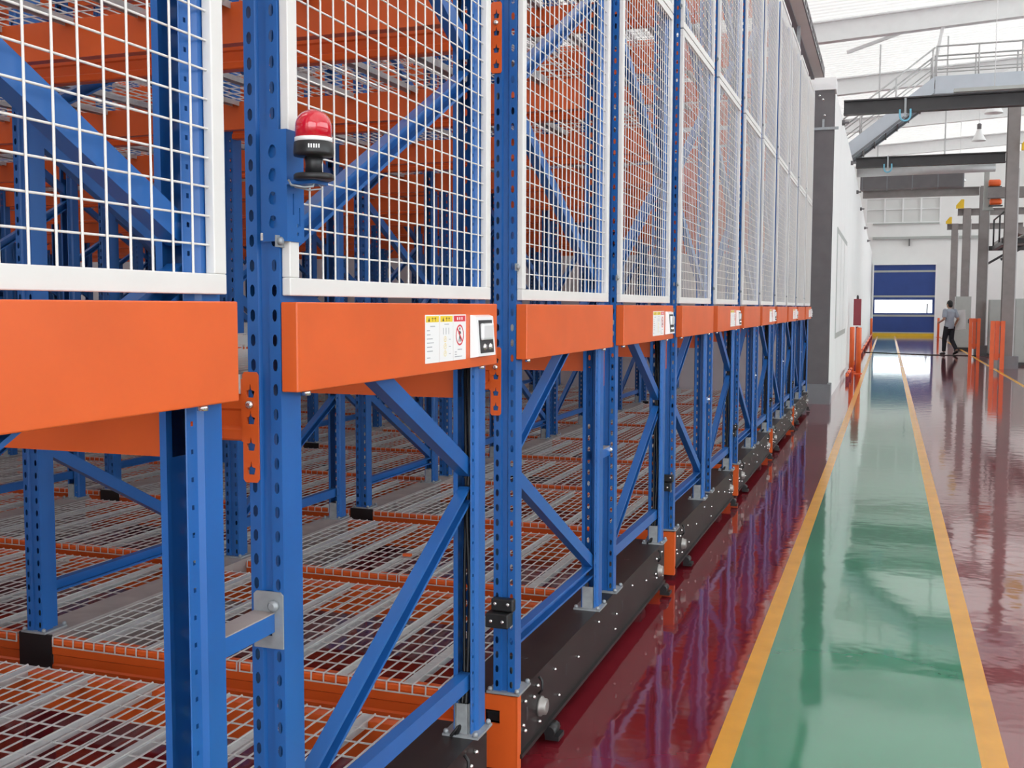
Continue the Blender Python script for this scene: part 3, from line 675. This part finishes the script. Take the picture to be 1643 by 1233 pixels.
# pipe bridge with motors on the right
pb = thing('pipe_bridge', 'dark steel pipe bridge with pipes right of the portal columns', 'pipe bridge', (2.95, 33, 3.3))
MB().box(0, 3.2, -.08, .08, 0, .14).build('beam', 'darks', pb); MB().box(0, 3.2, 3.9, 4.06, 0, .14).build('beam', 'darks', pb); MB().box(.08, .22, .08, 3.9, 0, .12).build('beam', 'darks', pb)
MB().bar((.0, 0, -.45), (.75, 0, 0), .07, .07).build('brace', 'darks', pb); MB().bar((-.08, 4, -.45), (.65, 4, 0), .07, .07).build('brace', 'darks', pb)
for k, (x, z, rr) in enumerate(((.35, .26, .11), (.7, .24, .09), (1.05, .28, .13))): MB().tube([(x, -1.5, z), (x, 5.5, z)], rr, 12).build('pipe', 'brown' if k != 1 else 'silver', pb)
MB().tube([(.3, -.5, .28), (.3, .6, .5), (.45, 1.6, .95), (.5, 2.6, 1.1)], .09, 10).build('elbow_pipe', 'darks', pb)
for y in (0.0, 2.0, 3.9): MB().tube([(.12, y, .12), (.12, y, .95)], .025, 8).build('railing_post', 'darks', pb)
MB().tube([(.12, 0, .95), (.12, 3.9, .95)], .025, 8).build('railing', 'darks', pb)
ch = thing('discharge_chute', 'pale grey chute hanging between the portal columns', 'chute', (2.58, 33.8, 4.3))
MB().box(-.065, .065, -.07, .07, .28, 1.5).build('duct', 'cab', ch)
g = MB(); n = g.add([(-.065, -.07, .28), (.065, -.07, .28), (.065, .07, .28), (-.065, .07, .28), (-.09, -.08, 0), (.22, -.08, 0), (.22, .08, 0), (-.09, .08, 0)])
for q in ((0, 1, 5, 4), (1, 2, 6, 5), (2, 3, 7, 6), (3, 0, 4, 7)): g.face([n + k for k in q])
g.build('hopper', 'cab', ch)
for (x, y, z, s, lb) in ((2.80, 33.6, 4.95, 1.0, 'orange geared motor on the crane girder beside the chute'), (2.84, 33.6, 4.42, .9, 'small orange geared motor below the crane girder')):
    t = thing('geared_motor', lb, 'motor', (x, y, z)); MB().lathe([(.07 * s, -.18), (.1 * s, -.16), (.1 * s, .1), (.06 * s, .14)], (0, 0, .1), 14, 'x').build('motor_body', 'gorange', t)
    MB().box(-.2, .16, -.09, .09, -.03, 0).build('mounting_plate', 'darks', t)
tag(MB().box(2.60, 4.2, 33.45, 33.7, 4.62, 4.92).build('crane_girder', 'brown'), 'short brown steel girder with orange motors beside the chute', 'girder')
for (x, y, z, s, wd) in ((3.12, 28.8, 5.31, 1.3, 'nearest'), (2.50, 44.8, 5.31, 1.0, 'third'), (2.50, 52.8, 5.31, .9, 'farthest')):
    o = MB(); pr = [(-.13 * s, 0), (.15 * s, 0), (.15 * s, .34 * s), (.05 * s, .34 * s), (-.13 * s, .12 * s)]
    a = o.add([(u, -.06, v) for u, v in pr]); c = o.add([(u, .06, v) for u, v in pr]); o.face([a + k for k in range(5)]); o.face([c + k for k in range(5)][::-1])
    for k in range(5): o.face([a + k, c + k, c + (k + 1) % 5, a + (k + 1) % 5])
    tag(o.build('buffer_stop', 'yel', None, (x, y, z)), f'yellow wedge shaped end stop on top of the {wd} portal column in view', 'end stop', 'crane end stops')
# cabinets
def cabinet(x0, x1, y, d, h, label):
    t = thing('electrical_cabinet', label, 'cabinet', ((x0 + x1) / 2, y, 0), 0, 'grey electrical cabinets'); hw = (x1 - x0) / 2
    MB().box(-hw, hw, 0, d, .08, h).build('body', 'cab', t); MB().box(-hw + .01, hw - .01, .02, d, 0, .08).build('base', 'darks', t)
    MB().box(-hw + .02, hw - .02, -.02, 0, .11, h - .03).build('door', 'cab', t); MB().box(hw - .09, hw - .06, -.035, -.02, h * .5, h * .5 + .14).build('handle', 'darks', t)
cabinet(2.28, 2.80, 41.5, .5, 1.90, 'light grey cabinet behind the walking person')
cabinet(2.98, 3.32, 36.2, .6, 1.75, 'light grey cabinet beside the second portal column in view')
cabinet(3.12, 4.4, 30.6, .7, 1.74, 'wide light grey cabinet at the right edge behind the plinth')
# bollards, guards, rails
def bollard(x, y, h, label):
    t = thing('bollard', label, 'bollard', (x, y, 0), 0, 'orange bollards'); MB().box(-.09, .09, -.09, .09, 0, .015).build('base_plate', 'gorange', t)
    MB().lathe([(.055, .015), (.055, h - .02), (.045, h)], (0, 0, 0), 16).build('post', 'gorange', t)
bollard(-.765, 26.0, 1.05, 'orange bollard nearest the white wall below the red box'); bollard(-.60, 25.4, 1.05, 'orange bollard nearer the walkway below the red box')
bollard(-.775, 57.6, .95, 'orange bollard left of the blue door'); bollard(2.44, 58.4, .98, 'orange bollard right of the blue door')
def guard(x, y, h, label):
    t = thing('column_guard', label, 'guard', (x, y, 0), 0, 'orange column guards')
    for dx, dy in ((-.11, 0), (.0, .05), (.12, .0)): MB().box(dx - .048, dx + .048, dy - .045, dy + .045, 0 if dx else .22, h).build('post', 'gorange', t)
    MB().box(-.10, .12, .045, .09, .28, .38).build('rail', 'gorange', t); MB().box(-.10, .12, .045, .09, h - .12, h - .02).build('rail', 'gorange', t)
guard(2.54, 28.6, 1.18, 'tall orange guard in front of the nearest portal column in view'); guard(2.56, 36.2, 1.17, 'tall orange guard in front of the second portal column in view')
fb = thing('alarm_box', 'dark red alarm box on a post behind the orange bollards', 'alarm box', (-.675, 26.4, 0))
MB().box(-.03, .03, -.03, .03, 0, 1.05).build('post', 'dred', fb); MB().bbox(-.085, .085, -.07, .07, 1.08, 1.70, .01).build('box', 'dred', fb); MB().lathe([(.025, 1.70), (.025, 1.76), (.012, 1.79)], (0, 0, 0), 10).build('knob', 'darks', fb)
MB().box(-.09, .09, -.075, .075, 1.05, 1.08).build('collar', 'lampw', fb)
lr = thing('low_guard_rail', 'low orange tube rail with dark red posts along the white wall', 'guard rail', (-.74, 22.4, 0))
MB().tube([(.0, 0, .14), (0, 2.5, .14)], .032, 10).build('rail', 'gorange', lr); MB().tube([(0, 4.6, .14), (0, 34.6, .14)], .032, 10).build('rail', 'gorange', lr)
for k in range(10):
    y = (.25, 1.6, 5, 9, 13, 17, 21, 25, 29, 33)[k]
    MB().box(-.035, .035, y - .05, y + .05, 0, .18).build('post', 'dred', lr)
tag(MB().tube([(-.70, 37.6, .012), (.2, 36.9, .012), (1.26, 36.3, .012), (3.05, 36.15, .012)], .014, 6).build('floor_cable', 'darks'), 'thin dark cable lying across the aisle at the person\'s feet', 'cable')

# ------------------------------------------------------------------ person walking away beside the columns, white board under the right arm
pr = thing('person', 'person with black hair in a grey shirt and dark trousers carrying a white board', 'person', (1.86, 36.7, 0), math.radians(127))
def ell(b, c, r, n=14, m=9):                          # ellipsoid
    prof = [(max(.001, math.sin(pi * k / m)), -math.cos(pi * k / m)) for k in range(m + 1)]; k0 = len(b.v); b.lathe(prof, (0, 0, 0), n)
    for k in range(k0, len(b.v)): x, y, z = b.v[k]; b.v[k] = (c[0] + x * r[0], c[1] + y * r[1], c[2] + z * r[2])
def loft(b, rows, n=16):                              # stacked ellipses (x, y, z, rx, ry)
    rings = [b.add([(x + rx * math.cos(2 * pi * k / n), y + ry * math.sin(2 * pi * k / n), z) for k in range(n)]) for x, y, z, rx, ry in rows]
    for i in range(len(rings) - 1):
        for k in range(n): b.face([rings[i] + k, rings[i] + (k + 1) % n, rings[i + 1] + (k + 1) % n, rings[i + 1] + k])
    b.face([rings[0] + k for k in range(n)][::-1]); b.face([rings[-1] + k for k in range(n)])
def remeshed(b, name, m, vox, parent=pr, it=3):
    o = b.build(name, m, parent); r = o.modifiers.new('remesh', 'REMESH'); r.mode = 'VOXEL'; r.voxel_size = vox; r.use_smooth_shade = True
    q = o.modifiers.new('smooth', 'SMOOTH'); q.factor = .5; q.iterations = it; return o
HIPS = ((0, .085, .90), (0, -.085, .90)); KNEE = ((.10, .09, .50), (-.01, -.09, .48)); ANK = ((.12, .09, .09), (-.26, -.09, .15))
SH = ((.0, .185, 1.40), (.0, -.185, 1.40)); EL = ((-.03, .245, 1.13), (-.07, -.26, 1.13)); WR = ((.18, .215, 1.05), (.10, -.285, .93))
bd = MB()
loft(bd, [(0, 0, .84, .095, .13), (0, 0, .95, .105, .15), (.005, 0, 1.08, .09, .13), (.01, 0, 1.25, .11, .155), (0, 0, 1.38, .10, .17), (0, 0, 1.44, .06, .08)])
bd.tube([(0, 0, 1.40), (.01, 0, 1.48), (.02, 0, 1.56)], [.062, .054, .055], 12)
ell(bd, (.03, 0, 1.605), (.098, .076, .118)); ell(bd, (.065, 0, 1.545), (.055, .055, .06)); ell(bd, (.128, 0, 1.59), (.018, .014, .022))
for q in (0, 1):
    sg = 1 - 2 * q
    ell(bd, (.02, sg * .078, 1.595), (.018, .012, .03))
    bd.tube([HIPS[q], KNEE[q], ANK[q]], [.088, .058, .040], 12); bd.tube([SH[q], EL[q], WR[q]], [.052, .042, .029], 12)
    ell(bd, SH[q], (.058, .058, .06))
    w0 = Vector(WR[q]); d = (w0 - Vector(EL[q])).normalized(); side = d.cross(Vector((0, 1, 0))).normalized()
    bd.tube([w0, w0 + d * .05, w0 + d * .085], [.030, .036, .030], 10)
    for k in range(4):
        o_ = side * (.027 - .018 * k); ln = (.062, .072, .068, .052)[k]; p0 = w0 + d * .075 + o_
        bd.tube([p0, p0 + d * ln * .5 + Vector((0, -sg * .004, 0)), p0 + d * ln * .9 + Vector((0, -sg * .022, -.004))], [.0095, .009, .007], 7)
    p0 = w0 + d * .03 + side * .03; bd.tube([p0, p0 + d * .03 + side * .022, p0 + d * .06 + side * .024], [.011, .010, .008], 7)
remeshed(bd, 'body', 'skin', .0085)
b = MB(); loft(b, [(0, 0, .83, .125, .165), (0, 0, .95, .122, .167), (.005, 0, 1.08, .108, .15), (.01, 0, 1.25, .125, .172), (0, 0, 1.38, .115, .188), (0, 0, 1.445, .075, .10), (0, 0, 1.47, .068, .075)])
for q in (0, 1):
    e = Vector(SH[q]).lerp(Vector(EL[q]), .80); b.tube([SH[q], e], [.072, .064], 12); ell(b, SH[q], (.074, .070, .074))
remeshed(b, 'shirt', 'shirt', .014)
b = MB(); loft(b, [(0, 0, .80, .115, .155), (0, 0, .90, .118, .158), (0, 0, .965, .112, .150)])
for q in (0, 1):
    b.tube([HIPS[q], KNEE[q], Vector(KNEE[q]).lerp(Vector(ANK[q]), .95)], [.105, .076, .062], 12)
remeshed(b, 'trousers', 'trousers', .014)
b = MB(); ell(b, (.012, 0, 1.635), (.104, .086, .108)); ell(b, (-.02, 0, 1.585), (.075, .078, .085)); remeshed(b, 'hair', 'hair', .010)
for q in (0, 1):
    b = MB(); a_ = Vector(ANK[q]); t_ = Vector((.16, 0, -.035 if q == 0 else -.10))
    ell(b, a_ + Vector((-.01, 0, -.045)), (.06, .045, .045)); b.tube([a_ + Vector((0, 0, -.05)), a_ + Vector((.08, 0, -.055 if q == 0 else -.085)), a_ + t_ + Vector((0, 0, -.03 if q == 0 else -.02))], [.045, .042, .032], 10)
    remeshed(b, 'shoe', 'blackpl', .010)
f_ = MB()
for sg in (1, -1): ell(f_, (.117, sg * .032, 1.612), (.012, .013, .008), 8, 6)
f_.build('eyes', 'ink', pr); f_ = MB(); ell(f_, (.112, 0, 1.545), (.012, .024, .007), 8, 6); f_.build('mouth', 'rlabel', pr)
tag(MB().box(-.27, .23, -.012, .012, 0, .62).build('white_board', 'paper', None, (2.165, 36.86, .80), (0, math.radians(4), math.radians(127))), 'white board carried upright by the walking person', 'board')
